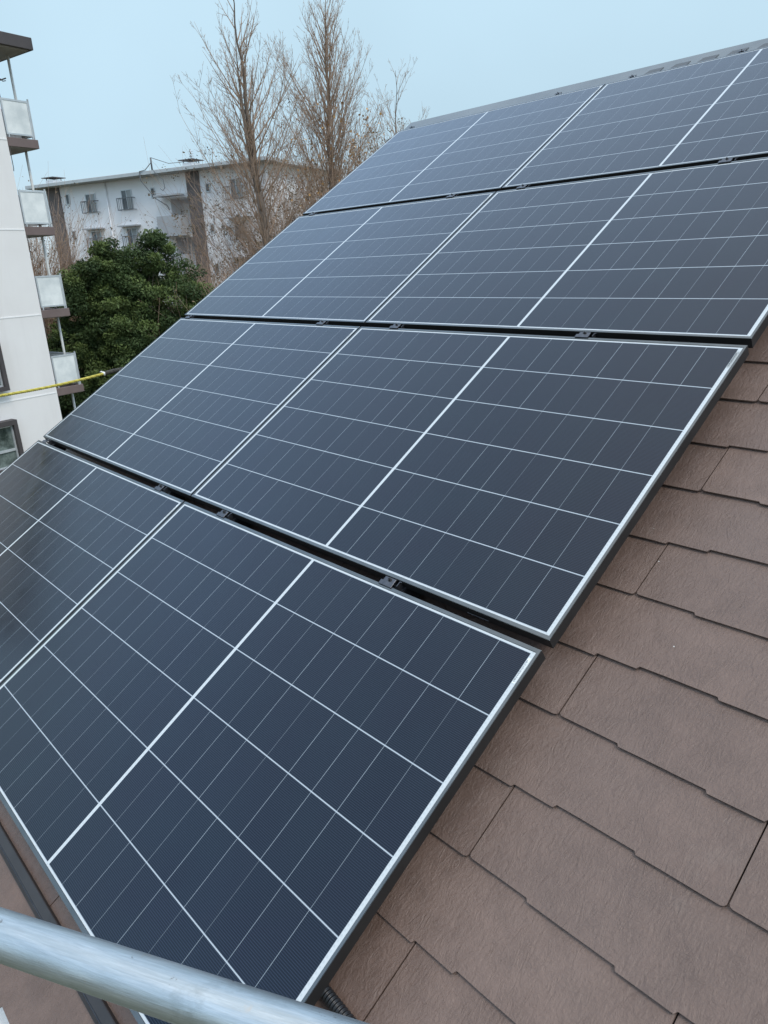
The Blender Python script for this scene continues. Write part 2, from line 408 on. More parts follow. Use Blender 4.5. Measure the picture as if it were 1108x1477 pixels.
# ------------------------------------------------------------------ clamps between the rows
def clamp_proto():
    root = empty('panel_clamp', (0, 0, 0))
    bm = bmesh.new()   # origin: bottom edge of the upper panel, top surface
    box(bm, -.030, .030, -.040, -.0215, .0012, .0042)           # foot on the lower frame
    box(bm, -.024, .026, -.0212, -.004, -.0030, .0012)           # raised plate in the gap
    box(bm, -.024, .026, -.0232, -.0214, -.020, .0010)
    bevel(bm, .0006, 1); obj('plate', bm, M_STEEL, root)
    bm = bmesh.new()
    bmesh.ops.create_cone(bm, cap_ends=True, segments=6, radius1=.0062, radius2=.0058, depth=.006, matrix=Matrix.Translation((.002, -.0125, .0043)))
    bmesh.ops.create_cone(bm, cap_ends=True, segments=20, radius1=.0082, radius2=.0082, depth=.0012, matrix=Matrix.Translation((.002, -.0125, .0019)))
    bmesh.ops.create_cone(bm, cap_ends=True, segments=8, radius1=.0028, radius2=.0028, depth=.005, matrix=Matrix.Translation((.002, -.0125, .009)))
    obj('bolt', bm, M_BOLT, root)
    bm = bmesh.new(); box(bm, .040, .0425, -.024, -.003, -.03, -.002); box(bm, .040, .049, -.0055, -.003, -.0035, -.0020)
    obj('hook', bm, M_STEEL, root)
    bm = bmesh.new(); box(bm, -.045, .05, -.06, .03, -.112, -.036); obj('foot_block', bm, M_RAIL, root)
    return root
cp = clamp_proto(); first = True
CX = [(-.545, -1.469, -1.994, -3.408), (-.563, -1.524, -2.061, -3.416), (-.56, -1.593, -2.081, -3.36), (-.979, -1.589, -2.09, -3.38)]
rown = ['bottom and second rows', 'second and third rows', 'third and top rows', 'top row and the ridge']
posn = ['clamp, rightmost of four between the %s', 'clamp just right of the column gap, between the %s', 'clamp just left of the column gap, between the %s', 'leftmost clamp, near the far corner, between the %s']
for r in range(4):
    for i, x in enumerate(CX[r]):
        loc = rp(x, (r + 1) * PY, 0)
        if first: o = cp; o.location = loc; o.rotation_euler = (TH, 0, 0); first = False
        else: o = dup(cp, loc, (TH, 0, 0))
        o.scale = (.55, .55, .55) if r == 3 else (.88, .88, .88)
        tag(o, ('grey ' + posn[i] % rown[r]), 'panel clamp', 'metal clamps holding the panels')

# ------------------------------------------------------------------ mounting rail along the eave, conduit, scaffold pipe, rope
ml = empty('mounting_rail', rp(0, 0, 0), (TH, 0, 0)); tag(ml, 'black metal rail lying on the tiles along the bottom edge of the lowest panels', 'rail')
bm = bmesh.new(); prism(bm, [(-.112, -.124), (-.115, -.1105), (-.106, -.1045), (-.1035, -.1065), (-.101, -.1045), (-.077, -.1000), (-.0745, -.1015), (-.0745, -.120)], -3.5, -.03); obj('rail_body', bm, varied('grey_black_rail', (.040, .039, .042), (.055, .053, .056), 12, .5, .1), ml)
bm = bmesh.new()
box(bm, -3.5, -.03, -.1035, -.1020, -.1064, -.1036)
obj('edge_bead', bm, M_STEEL, ml)

M_COND = varied('black_plastic', (.013, .014, .016), (.02, .022, .025), 40, .38)
tb = TB(); P = []; RD = []
A0, A1, A2, A3 = Vector((-.50, .36, -.085)), Vector((-.25, .285, -.100)), Vector((-.05, .285, -.101)), Vector((.42, .262, -.101))
def bez(a, b, c, d, t): return a * (1 - t) ** 3 + b * 3 * t * (1 - t) ** 2 + c * 3 * t * t * (1 - t) + d * t ** 3
N = 700
for i in range(N + 1):
    P.append(bez(A0, A1, A2, A3, i / N)); RD.append((.0126, .0145, .0145, .0126, .0112, .0112)[i % 6])
tb.tube(P, RD, 20); o = tb.build('corrugated_conduit', M_COND, None, True); o.location = rp(0, 0, 0); onroof(o)
tag(o, 'black corrugated plastic conduit coming out from under the nearest panel corner', 'conduit')

def mat_galv():
    m = Mat('galvanised_steel'); co = m.coord(scale=(.35, 1, 1))
    s = m.noise(38, 6, .65, m.coord(scale=(.12, 1, 1)), .6); b = m.noise(7, 5, .6, co, .8)
    vo = m.n('ShaderNodeTexVoronoi'); vo.inputs['Scale'].default_value = 90; m.l(m.coord(scale=(.5, 1, 1)), vo.inputs['Vector'])
    c = m.mix(m.rng(s, .3, .7, 0, 1), c4(.38, .43, .45), c4(.66, .70, .715))
    c = m.mix(m.rng(vo.outputs['Color'], .2, .9, 0, .22), c, c4(.5, .58, .6))
    d = m.noise(16, 6, .7, m.coord(scale=(.6, 1, 1)), .6)
    c = m.mix(m.rng(d, .60, .74, 0, .5), c, c4(.24, .26, .25))
    m.base(c, m.rng(b, .3, .7, .36, .50), .85)
    f = m.noise(420, 5, .75, m.coord(scale=(.05, 1, 1)), .2); c = m.mix(m.rng(f, .35, .65, 0, .55), c, c4(.32, .36, .375)); m.put(m.b.inputs['Base Color'], c)
    sp = m.noise(48, 5, .6, m.coord(scale=(.8, 1, 1)), .3); c = m.mix(m.rng(sp, .66, .72, 0, .75), c, c4(.50, .49, .46))
    sp2 = m.noise(70, 4, .6, m.coord(scale=(.9, 1, 1)), .2); c = m.mix(m.rng(sp2, .68, .73, 0, .7), c, c4(.10, .075, .05)); m.put(m.b.inputs['Base Color'], c)
    h = m.math('ADD', m.math('ADD', s, m.math('MULTIPLY', f, .35)), m.math('MULTIPLY', b, .8)); m.bump(h, .55, .0016); return m.m
P1, P2 = Vector((0.12451, -0.22362, 0.78944)), Vector((0.32464, -0.11659, 0.78944))
d = (P2 - P1).normalized(); pm = P1 + d * .1
bm = bmesh.new(); bmesh.ops.create_cone(bm, cap_ends=False, segments=64, radius1=.0243, radius2=.0243, depth=6.0)
bmesh.ops.create_cone(bm, cap_ends=False, segments=64, radius1=.0219, radius2=.0219, depth=6.0)
bmesh.ops.rotate(bm, verts=bm.verts, cent=(0, 0, 0), matrix=Matrix.Rotation(R(90), 3, 'Y'))
o = obj('scaffold_pipe', bm, mat_galv(), None, True); o.location = pm; o.rotation_euler = d.to_track_quat('X', 'Z').to_euler()
tag(o, 'galvanised steel scaffold pipe crossing the bottom left corner', 'scaffold pipe')

def mat_rope():
    m = Mat('yellow_rope'); at = m.n('ShaderNodeAttribute', attribute_name='tw')
    n = m.noise(40, 4, .6)
    c = m.mix(m.rng(n, .3, .7, 0, 1), c4(.50, .42, .06), c4(.66, .58, .14)); m.base(c, .8); m.bump(m.noise(500, 3), .4, .001); return m.m
M_ROPE = mat_rope(); M_ROPEK = varied('dark_rope', (.03, .03, .028), (.09, .085, .07), 60, .85)
M_TAPE = varied('white_tape', (.7, .7, .68), (.85, .85, .83), 40, .6)
rope = empty('safety_rope', (-4.0, 1.2, .82)); tag(rope, 'yellow twisted rope stretched in front of the white wall at the left edge', 'rope')
def rope_pt(t):
    a, b = Vector((-3.969, .939, .800)), Vector((-4.071, 1.717, .842)); p = a.lerp(b, t); p.z -= .012 * math.sin(math.pi * min(t, 1))
    if t > 1.0: q = min((t - 1) / .5, 1); p = b.lerp(Vector((-3.61, 2.02, .93)), q)
    return p
M_ROPE2 = varied('olive_rope', (.36, .30, .05), (.48, .41, .09), 60, .85)
def strands(name, t0, t1, col, nst, rr, off, of=3):
    tb = TB()
    for s_ in range(nst):
        pts, rd = [], []; N = 420
        for i in range(int(N * (t1 - t0)) + 1):
            t = t0 + i / N; p = rope_pt(t); ph = t * 125 + off + 2 * math.pi * s_ / of
            dd = (rope_pt(t + .001) - rope_pt(t - .001)); dd = dd.normalized() if dd.length > 0 else Vector((0, 1, 0)); a = dd.cross(Vector((0, 0, 1))).normalized(); b = dd.cross(a)
            pts.append(p + (a * math.cos(ph) + b * math.sin(ph)) * rr - rope.location); rd.append(rr * 1.02)
        tb.tube(pts, rd, 7)
    return tb.build(name, col, rope)
strands('yellow_strand', -.7, .895, M_ROPE, 2, .0047, 0)
strands('dark_strand', -.7, .895, M_ROPE2, 1, .0047, 2 * math.pi * 2 / 3, 3)

strands('dark_end', .90, 1.49, M_ROPEK, 3, .0075, 0)
tb = TB(); tb.tube([rope_pt(.885) - rope.location, rope_pt(.895) - rope.location, rope_pt(.905) - rope.location], [.008, .015, .009], 10)
tb.tube([rope_pt(.892) - rope.location + Vector((0, 0, .004)), rope_pt(.892) - rope.location + Vector((-.008, -.012, .016)), rope_pt(.892) - rope.location + Vector((-.012, -.02, .012))], [.006, .005, .003], 6)
tb.build('white_knot', M_TAPE, rope)

# ------------------------------------------------------------------ apartment block on the left
def mat_render(name, a, b, streak=.25):
    m = Mat(name); n = m.noise(.6, 5, .6); s = m.noise(1.2, 5, .6, m.coord(scale=(1.5, 1.5, .15)))
    c = m.mix(m.rng(n, .3, .7, 0, 1), c4(*a), c4(*b)); c = m.mix(m.rng(s, .5, .8, 0, streak), c, c4(a[0] * .75, a[1] * .74, a[2] * .72))
    m.base(c, .85); m.bump(m.noise(45, 4), .25, .01); return m.m
M_WHITE = mat_render('pale_render', (.80, .765, .735), (.85, .82, .79))
M_BAND = varied('joint_sealant', (.88, .86, .84), (.9, .88, .86), 3, .7)
M_BROWNT = varied('brown_paint', (.155, .112, .102), (.19, .14, .128), 2, .6)
M_DBROWN = varied('dark_brown_paint', (.060, .052, .052), (.085, .072, .070), 2, .65)
M_ALU = varied('aluminium', (.50, .53, .54), (.62, .64, .65), 3, .4, .3)
M_WPAINT = varied('white_paint', (.66, .65, .61), (.74, .73, .69), 4, .5)
def mat_frost():
    m = Mat('frosted_panel'); n = m.noise(2.0, 4, .6)
    m.base(m.mix(m.rng(n, .35, .7, 0, 1), c4(.86, .87, .84), c4(.62, .65, .64)), .35); return m.m
M_FROST = mat_frost()
def mat_glass(name, a, b, sc=.8):
    m = Mat(name); n = m.noise(sc, 4, .7); m.base(m.mix(m.rng(n, .35, .65, 0, 1), c4(*a), c4(*b)), .06, 0, 1.5); return m.m
M_GLASS = mat_glass('window_glass', (.03, .045, .04), (.20, .24, .22), 2.2)
M_GLASS2 = mat_glass('far_window_glass', (.05, .06, .065), (.17, .19, .20), .9)
M_CURT = varied('curtain', (.30, .31, .30), (.42, .43, .42), 6, .9, stretch=(6, 6, .3))
E1, E2 = Vector((-.22144, .97517, 0)), Vector((-.97517, -.22144, 0))
lb = empty('apartment_building', (-25.4016, 8.1457, 0), (0, 0, math.atan2(E1.y, E1.x)))   # local x = along gable to the right, local y = away (E2)
tag(lb, 'near white apartment block at the left edge with brown balcony slabs up its corner', 'apartment building')
F0 = [5.65, 3.03, .40, -2.235, -4.87]
bm = bmesh.new(); box(bm, -14, .08, 0, 26, GZ, 8.1); obj('wall', bm, M_WHITE, lb)
for z in (5.57, 2.94, .27, -2.36, -4.99):
    bm = bmesh.new(); box(bm, -14, .06, -.012, -.001, z - .018, z + .018); obj('joint_strip', bm, M_BAND, lb)
bm = bmesh.new(); box(bm, -14.6, 1.33, -.35, 26.5, 8.13, 8.47); bevel(bm, .012, 1); obj('roof', bm, M_DBROWN, lb)
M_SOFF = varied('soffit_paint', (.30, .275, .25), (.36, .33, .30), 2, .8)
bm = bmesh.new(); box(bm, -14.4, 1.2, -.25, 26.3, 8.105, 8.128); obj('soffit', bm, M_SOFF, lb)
pane_bm = None
for k, z in enumerate(F0):
    bal = bmesh.new(); box(bal, .10, 1.15, .02, 24, z - .26, z); bevel(bal, .008, 1)
    b = obj('balcony', bal, M_BROWNT, lb)
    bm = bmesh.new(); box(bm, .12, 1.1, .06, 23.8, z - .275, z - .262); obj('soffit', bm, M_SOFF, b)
    # end screen: frame + frosted infill
    bm = bmesh.new(); y0, y1 = .05, .09; a0, a1, zb, zt = .15, 1.05, z + .085, z + 1.10
    box(bm, a0, a1, y0, y1, zt - .055, zt); box(bm, a0, a1, y0, y1, zb, zb + .05)
    box(bm, a0, a0 + .045, y0, y1, zb + .05, zt - .055); box(bm, a1 - .045, a1, y0, y1, zb + .05, zt - .055)
    for a in (.2, 1.0): box(bm, a, a + .035, y0, y1, z + .002, zb)
    box(bm, a1 + .002, a1 + .032, y0 - .01, y1 + .01, z + .002, zt + .06)
    fr = obj('end_screen', bm, M_ALU, b)
    bm = bmesh.new(); box(bm, a0 + .046, a1 - .046, y0 + .012, y0 + .022, zb + .051, zt - .056); obj('frosted_infill', bm, M_FROST, fr)
    bm = bmesh.new()      # long front railing with solid infill
    box(bm, 1.055, 1.095, .10, 23.9, zt - .05, zt)
    for i in range(13): box(bm, 1.06, 1.09, .12 + i * 1.95, .15 + i * 1.95, z + .002, zt - .05)
    rl = obj('front_railing', bm, M_ALU, b)
    bm = bmesh.new()
    box(bm, 1.068, 1.08, .16, 23.5, zb, zt - .06)
    obj('frosted_infill', bm, M_FROST, rl)
    ztop = 8.10 if k == 0 else F0[k - 1] - .277
    for i, yy in enumerate((.62, 7.8, 15.0)):
        tb = TB(); tb.tube([Vector((1.02, yy, z)), Vector((1.02, yy, ztop))], [.042, .042], 10); tb.build('support_post', M_WPAINT, lb)
    if k < 4:            # grey downpipe / cable hugging the corner
        tb = TB(); tb.tube([Vector((.13, .03, ztop)), Vector((.135, .035, ztop - .45)), Vector((.15, .06, ztop - .6)), Vector((.13, .05, ztop - .7))], [.012] * 4, 5)
        tb.build('cable', M_DBROWN, lb)
tb = TB(); zz = 7.3
tb.tube([Vector((.2, .3, zz - .06)), Vector((.45, .3, zz)), Vector((.62, .3, zz + .07))], [.02] * 3, 6)
tb.tube([Vector((.3, .3, zz - .05)), Vector((.34, .3, zz + .06)), Vector((.44, .3, zz + .02)), Vector((.5, .3, zz - .03)), Vector((.6, .3, zz + .0))], [.014] * 5, 6)
tb.tube([Vector((.28, .3, zz - .04)), Vector((.33, .3, zz - .65))], [.012] * 2, 5)
tb.build('clothes_pole_bracket', M_DBROWN, lb)
for k in range(5):       # projecting brown window surrounds on the gable wall
    zt = -.30 + 2.635 * (2 - k); zb = zt - 1.67; a0, a1 = -3.6, -1.70
    if k < 2: continue
    bm = bmesh.new(); d_ = -.32
    box(bm, a0, a1, d_, -.001, zt - .16, zt); box(bm, a0, a1, d_, -.001, zb, zb + .13)
    box(bm, a0, a0 + .13, d_, -.001, zb + .13, zt - .16); box(bm, a1 - .13, a1, d_, -.001, zb + .13, zt - .16)
    wdw = obj('window', bm, M_DBROWN, lb)
    bm = bmesh.new(); m0, m1 = a0 + .132, a1 - .132; z0, z1 = zb + .132, zt - .162
    for (q0, q1, r0, r1) in ((m0, m1, z1 - .05, z1), (m0, m1, z0, z0 + .05), (m0, m0 + .05, z0 + .05, z1 - .05), (m1 - .05, m1, z0 + .05, z1 - .05), (m0 + .05, m1 - .05, z0 + .52, z0 + .60), ((m0 + m1) / 2 - .03, (m0 + m1) / 2 + .03, z0 + .60, z1 - .05)):
        box(bm, q0, q1, -.20, -.15, r0, r1)
    obj('frame', bm, M_ALU, wdw)
    bm = bmesh.new(); box(bm, m0 + .002, m1 - .002, -.149, -.14, z0 + .002, z1 - .002); obj('pane', bm, M_GLASS, wdw)

# ------------------------------------------------------------------ far apartment block
ang = math.atan2(.37461, .92718)
fb = empty('apartment_building', (-57.0348, 24.5115, 0), (0, 0, ang))    # local x along facade, local y away
tag(fb, 'distant white apartment block behind the trees with flat roof and dark brown columns', 'apartment building')
FW = mat_render('far_render', (.82, .80, .79), (.87, .85, .84), .08)
M_GREYP = varied('grey_balcony', (.36, .37, .38), (.43, .44, .45), 1, .7)
M_FDARK = mat_render('far_brown', (.125, .105, .098), (.165, .140, .130), .4)
M_FRAIL = varied('dark_railing', (.11, .115, .12), (.16, .165, .17), 4, .5)
D_ = 9.5; ZT = 7.93
bm = bmesh.new()
def wpiece(*boxes):
    for q in boxes:
        bm = bmesh.new(); box(bm, *q); obj('wall', bm, FW, fb)
wpiece((-4.3, 6.5, 0, D_, GZ, ZT), (9.32, 14.9, 0, D_, GZ, ZT), (6.501, 8.209, 0, 1.29, 6.57, ZT - .005))
for (a, b) in ((6.5, 8.21),):
    bm = bmesh.new()
    box(bm, a + .001, b - .001, 1.3, D_ - .01, GZ, ZT - .01)
    for k in range(5):
        z = 3.95 - 2.64 * (k - 1); box(bm, a + .002, b - .002, .02, 1.29, z - .2 - 1.36 + 1.3, z - .02)
    obj('stair_recess', bm, FW, fb)
wpiece((-6.15, -5.6, .3, D_ - .02, GZ, ZT - .01))
for a, b in ((-5.598, -4.302), (8.212, 9.318)):
    bm = bmesh.new(); box(bm, a, b, -.12, D_ - .03, GZ, ZT - .012); obj('brown_column', bm, M_FDARK, fb)
bm = bmesh.new(); box(bm, -6.9, 15.6, -.95, D_ + .8, 7.95, 8.20); bevel(bm, .02, 1); obj('roof', bm, varied('roof_fascia', (.44, .47, .47), (.53, .55, .55), 1, .6), fb)
bm = bmesh.new(); box(bm, -6.8, 15.5, -.85, D_ + .7, 7.932, 7.948); obj('soffit', bm, varied('far_soffit', (.35, .34, .32), (.4, .39, .37), 1, .8), fb)
for vx in (-5.85, 7.95):
    bm = bmesh.new(); box(bm, vx - .42, vx + .42, .6, 1.5, 8.201, 8.62); v_ = obj('roof_vent', bm, FW, fb)
    bm = bmesh.new(); box(bm, vx - .64, vx + .64, .4, 1.7, 8.78, 8.83)
    for a in (-.4, .36):
        for c in (.65, 1.4): box(bm, vx + a, vx + a + .04, c, c + .04, 8.621, 8.779)
    obj('cowl', bm, M_DBROWN, v_)
def fwin(a0, a1, zt, zb, hood=False, rail=False, parent=fb):
    bm = bmesh.new(); t = .06; y0, y1 = -.06, -.002
    box(bm, a0, a1, y0, y1, zt - t, zt); box(bm, a0, a1, y0, y1, zb, zb + t); box(bm, a0, a0 + t, y0, y1, zb + t, zt - t); box(bm, a1 - t, a1, y0, y1, zb + t, zt - t)
    if a1 - a0 > .8:
        c = (a0 + a1) / 2; box(bm, c - .03, c + .03, y0, y1, zb + t, zt - t)
    w = obj('window', bm, M_ALU, parent)
    bm = bmesh.new(); box(bm, a0 + t, a1 - t, -.03, -.003, zb + t, zt - t); obj('pane', bm, M_GLASS2, w)
    if a1 - a0 > .8:
        bm = bmesh.new(); c = (a0 + a1) / 2; box(bm, c + .04, a1 - t - .01, -.038, -.031, zb + t + .02, zt - t - .02); obj('curtain', bm, M_CURT, w)
    if hood:
        bm = bmesh.new(); box(bm, a0 - .42, a1 + .42, -.55, -.003, zt + .10, zt + .19); obj('hood', bm, M_GREYP, w)
    if rail:
        bm = bmesh.new(); r0, r1, zt2, zb2 = a0 - .22, a1 + .24, zb + .82, zb + .02
        for z in (zt2, zb2): box(bm, r0, r1, -.40, -.35, z - .05, z)
        n = 8
        for i in range(n + 1):
            x = r0 + (r1 - r0 - .04) * i / n; w2 = .05 if i in (0, n) else .014
            box(bm, x, x + w2, -.39, -.36, zb2, zt2 - .05)
        for x in (r0, r1 - .05):
            for z in (zt2, zb2): box(bm, x, x + .05, -.349, -.003, z - .05, z)
        obj('railing', bm, M_FRAIL, w)
for k in range(4):
    dz = -2.64 * k; h = k > 0
    fwin(-3.75, -3.35, 7.40 + dz, 6.66 + dz)
    for base_ in (0, 15):
        if base_ == 0:
            fwin(-1.68, -.66, 7.25 + dz, 5.92 + dz, h, True); fwin(1.96, 2.98, 7.25 + dz, 5.88 + dz, h, True); fwin(4.82, 5.22, 7.2 + dz, 6.5 + dz)
        else:
            fwin(9.8, 10.2, 7.08 + dz, 6.5 + dz); fwin(11.9, 12.9, 7.2 + dz, 5.9 + dz, h, True)
    for (ba, bb, ca, cb) in ((5.83, 7.98, 5.79, 7.94),):
        bm = bmesh.new(); box(bm, ba, bb, -.95, -.88, 3.78 + dz, 5.15 + dz); box(bm, ba, ba + .07, -.879, -.003, 3.78 + dz, 5.15 + dz); box(bm, bb - .07, bb, -.879, -.125, 3.78 + dz, 5.15 + dz)
        box(bm, ba + .071, bb - .071, -.879, -.003, 3.80 + dz, 3.93 + dz); b_ = obj('balcony', bm, M_GREYP, fb)
        if k == 0:
            bm = bmesh.new(); box(bm, ca, cb, -.95, -.125, 6.45, 6.56); obj('hood', bm, M_GREYP, fb)
tb = TB(); tb.tube([Vector((.56, -.10, 7.93)), Vector((.56, -.10, GZ))], [.05, .05], 8); tb.build('drain_pipe', FW, fb)
tb = TB()
tb.tube([Vector((4.9, -1.0, 8.1)), Vector((4.95, -1.05, 7.6)), Vector((5.6, -.5, 6.4)), Vector((6.3, -.2, 5.9)), Vector((6.4, -.1, 5.6))], [.03] * 5, 5)
tb.tube([Vector((6.0, -.9, 8.2)), Vector((6.0, -.9, 9.0))], [.06, .06], 6)
tb.tube([Vector((6.0, -.9, 8.7)), Vector((5.4, -.95, 8.25)), Vector((4.9, -1.0, 8.2)), Vector((4.85, -1.0, 7.8))], [.03] * 4, 5)
tb.tube([Vector((6.0, -.9, 8.3)), Vector((6.4, -1.0, 7.9)), Vector((6.95, -1.0, 7.5)), Vector((7.0, -1.0, 6.95)), Vector((6.8, -1.0, 6.8)), Vector((6.6, -1.0, 6.95))], [.028] * 6, 5)
tb.tube([Vector((6.0, -.9, 9.0)), Vector((7.2, -.5, 8.55)), Vector((8.4, 0, 8.6))], [.02] * 3, 4)
tb.build('cable_run', M_FRAIL, fb)
tb = TB(); tb.tube([Vector((7.95, 1.2, 8.8)), Vector((7.9, 1.2, 9.6))], [.03, .02], 5)
for z in (8.95, 9.1, 9.25, 9.4): tb.tube([Vector((7.72, 1.2, z)), Vector((8.12, 1.2, z))], [.018, .018], 4)
tb.build('antenna', M_ALU, fb)

# ------------------------------------------------------------------ trees
def mat_bark(name, a, b):
    m = Mat(name); n = m.noise(6, 5, .7, m.coord(scale=(3, 3, .6))); m.base(m.mix(m.rng(n, .3, .7, 0, 1), c4(*a), c4(*b)), .9); m.bump(n, .6, .03); return m.m
BARK = mat_bark('grey_brown_bark', (.095, .072, .055), (.17, .135, .108))
TWIG = mat_bark('twig_bark', (.29, .195, .135), (.42, .30, .215))
def leafmat(name, a, b, c=None, sc=.9, rough=.6):
    m = Mat(name); n = m.noise(sc, 4, .65); col = m.mix(m.rng(n, .35, .65, 0, 1), c4(*a), c4(*b))
    if c:
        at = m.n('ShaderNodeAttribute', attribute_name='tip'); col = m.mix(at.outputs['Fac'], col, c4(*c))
    m.base(col, rough); return m.m
def rv(r): return Vector((r.gauss(0, 1), r.gauss(0, 1), r.gauss(0, 1)))
def bare_tree(name, base, top_z, rad, spread, label, seed, lo, nb=46, lean=(0, 0), leaders=3, split=6.0, twr=.009, sub=9, angle=38, leaves=0, leafbox=None, group=None, dens=1.0, full=False):
    r = random.Random(seed); root = empty(name, base); tag(root, label, 'tree', group)
    tk, cr_ = TB(), TB(); b = Vector(base); H = top_z - b.z; hs = split
    tips = []
    def path(p, d, L, n, up, jit):
        pts = [p.copy()]; q = p.copy(); dd = d.copy()
        for i in range(n):
            dd = (dd + Vector((0, 0, up)) + rv(r) * jit).normalized(); q = q + dd * (L / n); pts.append(q.copy())
        return pts
    trunk = []
    for i in range(11):
        t = i / 10; trunk.append(Vector((lean[0] * t + .06 * math.sin(5 * t + seed), lean[1] * t + .06 * math.cos(4 * t), hs * t)))
    tk.tube(trunk, [rad * (1.25 - .45 * i / 10) for i in range(11)], 10)
    mains = []
    for i in range(leaders):
        a = 2 * math.pi * i / leaders + r.random(); tilt = .14 + .10 * r.random() if leaders > 1 else .0
        d = Vector((math.cos(a) * tilt, math.sin(a) * tilt, 1)).normalized()
        L = (H - hs) * (1.0 if i == 0 else r.uniform(.74, .93))
        if i == 0:
            p0 = trunk[-1] - Vector((0, 0, .3)); tp = Vector((lean[0] * H / hs, lean[1] * H / hs, H)); pts = [p0.lerp(tp, j / 12) + Vector((.06 * math.sin(j * 1.3 + seed), .06 * math.cos(j * 1.7), 0)) * (j > 0) for j in range(13)]
        else: pts = path(trunk[-1] - Vector((0, 0, .3)), d, L, 12, .02, .03)
        rd = [rad * (.62 if leaders > 1 else .8) * (1 - .93 * j / 12) + .006 for j in range(13)]
        tk.tube(pts, rd, 6); mains.append((pts, rd))
    def branch(p, d, L, rr, lvl):
        n = (8, 6, 4, 3)[lvl]; pts = path(p, d, L, n, (.052, .06, .05, .03)[lvl], (.035, .045, .055, .06)[lvl])
        cr_.tube(pts, [max(rr * (1 - .9 * j / n), .0045) for j in range(n + 1)], (5, 4, 3, 3)[lvl])
        tips.append(pts[-1]);
        if lvl >= 3: return
        cnt = max(2, int((sub, 5, 3)[lvl] * dens * (L / (3.2, 1.3, .55)[lvl]) ** .7 * r.uniform(.8, 1.2)))
        for _ in range(cnt):
            t = r.uniform(.15, .97); k = min(int(t * n), n - 1); q = pts[k].lerp(pts[k + 1], t * n - k)
            dd = (pts[k + 1] - pts[k]).normalized(); side = rv(r); side = (side - dd * side.dot(dd)).normalized()
            ang_ = R(r.uniform(26, 46)); nd = (dd * math.cos(ang_) + side * math.sin(ang_) + Vector((0, 0, .08))).normalized()
            branch(q, nd, L * r.uniform(.20, .36) * (1.15 - .5 * t), rr * .5 * (1 - .6 * t), lvl + 1)
    for i in range(nb):
        z = lo + (H - lo) * ((i + r.random()) / nb) ** .92
        if z < hs: k = min(int(z / hs * 10), 9); p = trunk[k].lerp(trunk[k + 1], z / hs * 10 - k); r0 = rad * .34
        else:
            pts, rd = mains[i % len(mains)]; t = min((z - hs) / (H - hs), .97); k = min(int(t * 12), 11); p = pts[k].lerp(pts[k + 1], t * 12 - k); r0 = rd[k] * .6
        a = i * 2.399 + r.uniform(-.4, .4); an = R(angle + r.uniform(-8, 10)) * (1.1 - .35 * z / H)
        d = Vector((math.cos(a) * math.sin(an), math.sin(a) * math.sin(an), math.cos(an)))
        fr_ = (z - lo) / (H - lo); prof_ = (.75 + .5 * math.sin(math.pi * min(1, fr_ * 1.15 + .1))) * (1 - (.45 if full else .68) * max(0, fr_ - .3) / .7)
        L = spread / math.sin(R(angle)) * prof_ * r.uniform(.75, 1.08); L = min(L, (H - z) * 1.15 + .9)
        branch(p, d, L, min(max(r0, .015), .036), 0)
    tk.build('trunk', BARK, root); cr_.build('crown', TWIG, root)
    if leaves:
        V, F = [], []
        pool = [t for t in tips if leafbox is None or leafbox(t)] or tips
        for i in range(leaves):
            p = r.choice(pool) + rv(r) * .10; s = r.uniform(.05, .085); u = rv(r).normalized(); w = rv(r).cross(u).normalized(); k = len(V)
            V += [tuple(p + u * s), tuple(p + w * s), tuple(p - u * s), tuple(p - w * s)]; F.append((k, k + 1, k + 2, k + 3))
        raw('leaves', V, F, M_ORANGE, root)
    return root
M_ORANGE = leafmat('withered_leaves', (.50, .24, .07), (.62, .38, .14))
bare_tree('bare_tree', (-30.35, 21.45, GZ), 13.2, .21, 3.6, 'leftmost tall bare tree, several upright leaders and a wide fan of branches', 11, 4.4, nb=82, lean=(-.3, -.45), leaders=3, split=10.6, sub=7, angle=43, full=True)
bare_tree('bare_tree', (-31.9, 26.0, GZ), 13.4, .21, 3.1, 'tall bare tree with one straight leader and dense twigs, right of the leftmost bare tree', 23, 4.4, nb=120, lean=(.0, .35), leaders=1, split=9.0, sub=8, angle=33, full=True, leaves=260, leafbox=lambda t: t.z < 15)
bare_tree('bare_tree', (-31.6, 31.2, GZ), 11.2, .12, 3.2, 'smaller bare tree with fine twigs rising just behind the left end of the ridge', 31, 4.4, nb=74, leaders=3, split=6.5, sub=8, angle=40, full=True, leaves=260, leafbox=lambda t: t.z < 14)
bare_tree('bare_tree', (-32.3, 29.0, GZ), 8.8, .12, 2.7, 'short bare tree holding orange withered leaves, between the tall trees and the ridge', 37, 3.0, nb=26, leaders=4, split=5.0, sub=8, angle=42, leaves=1500)

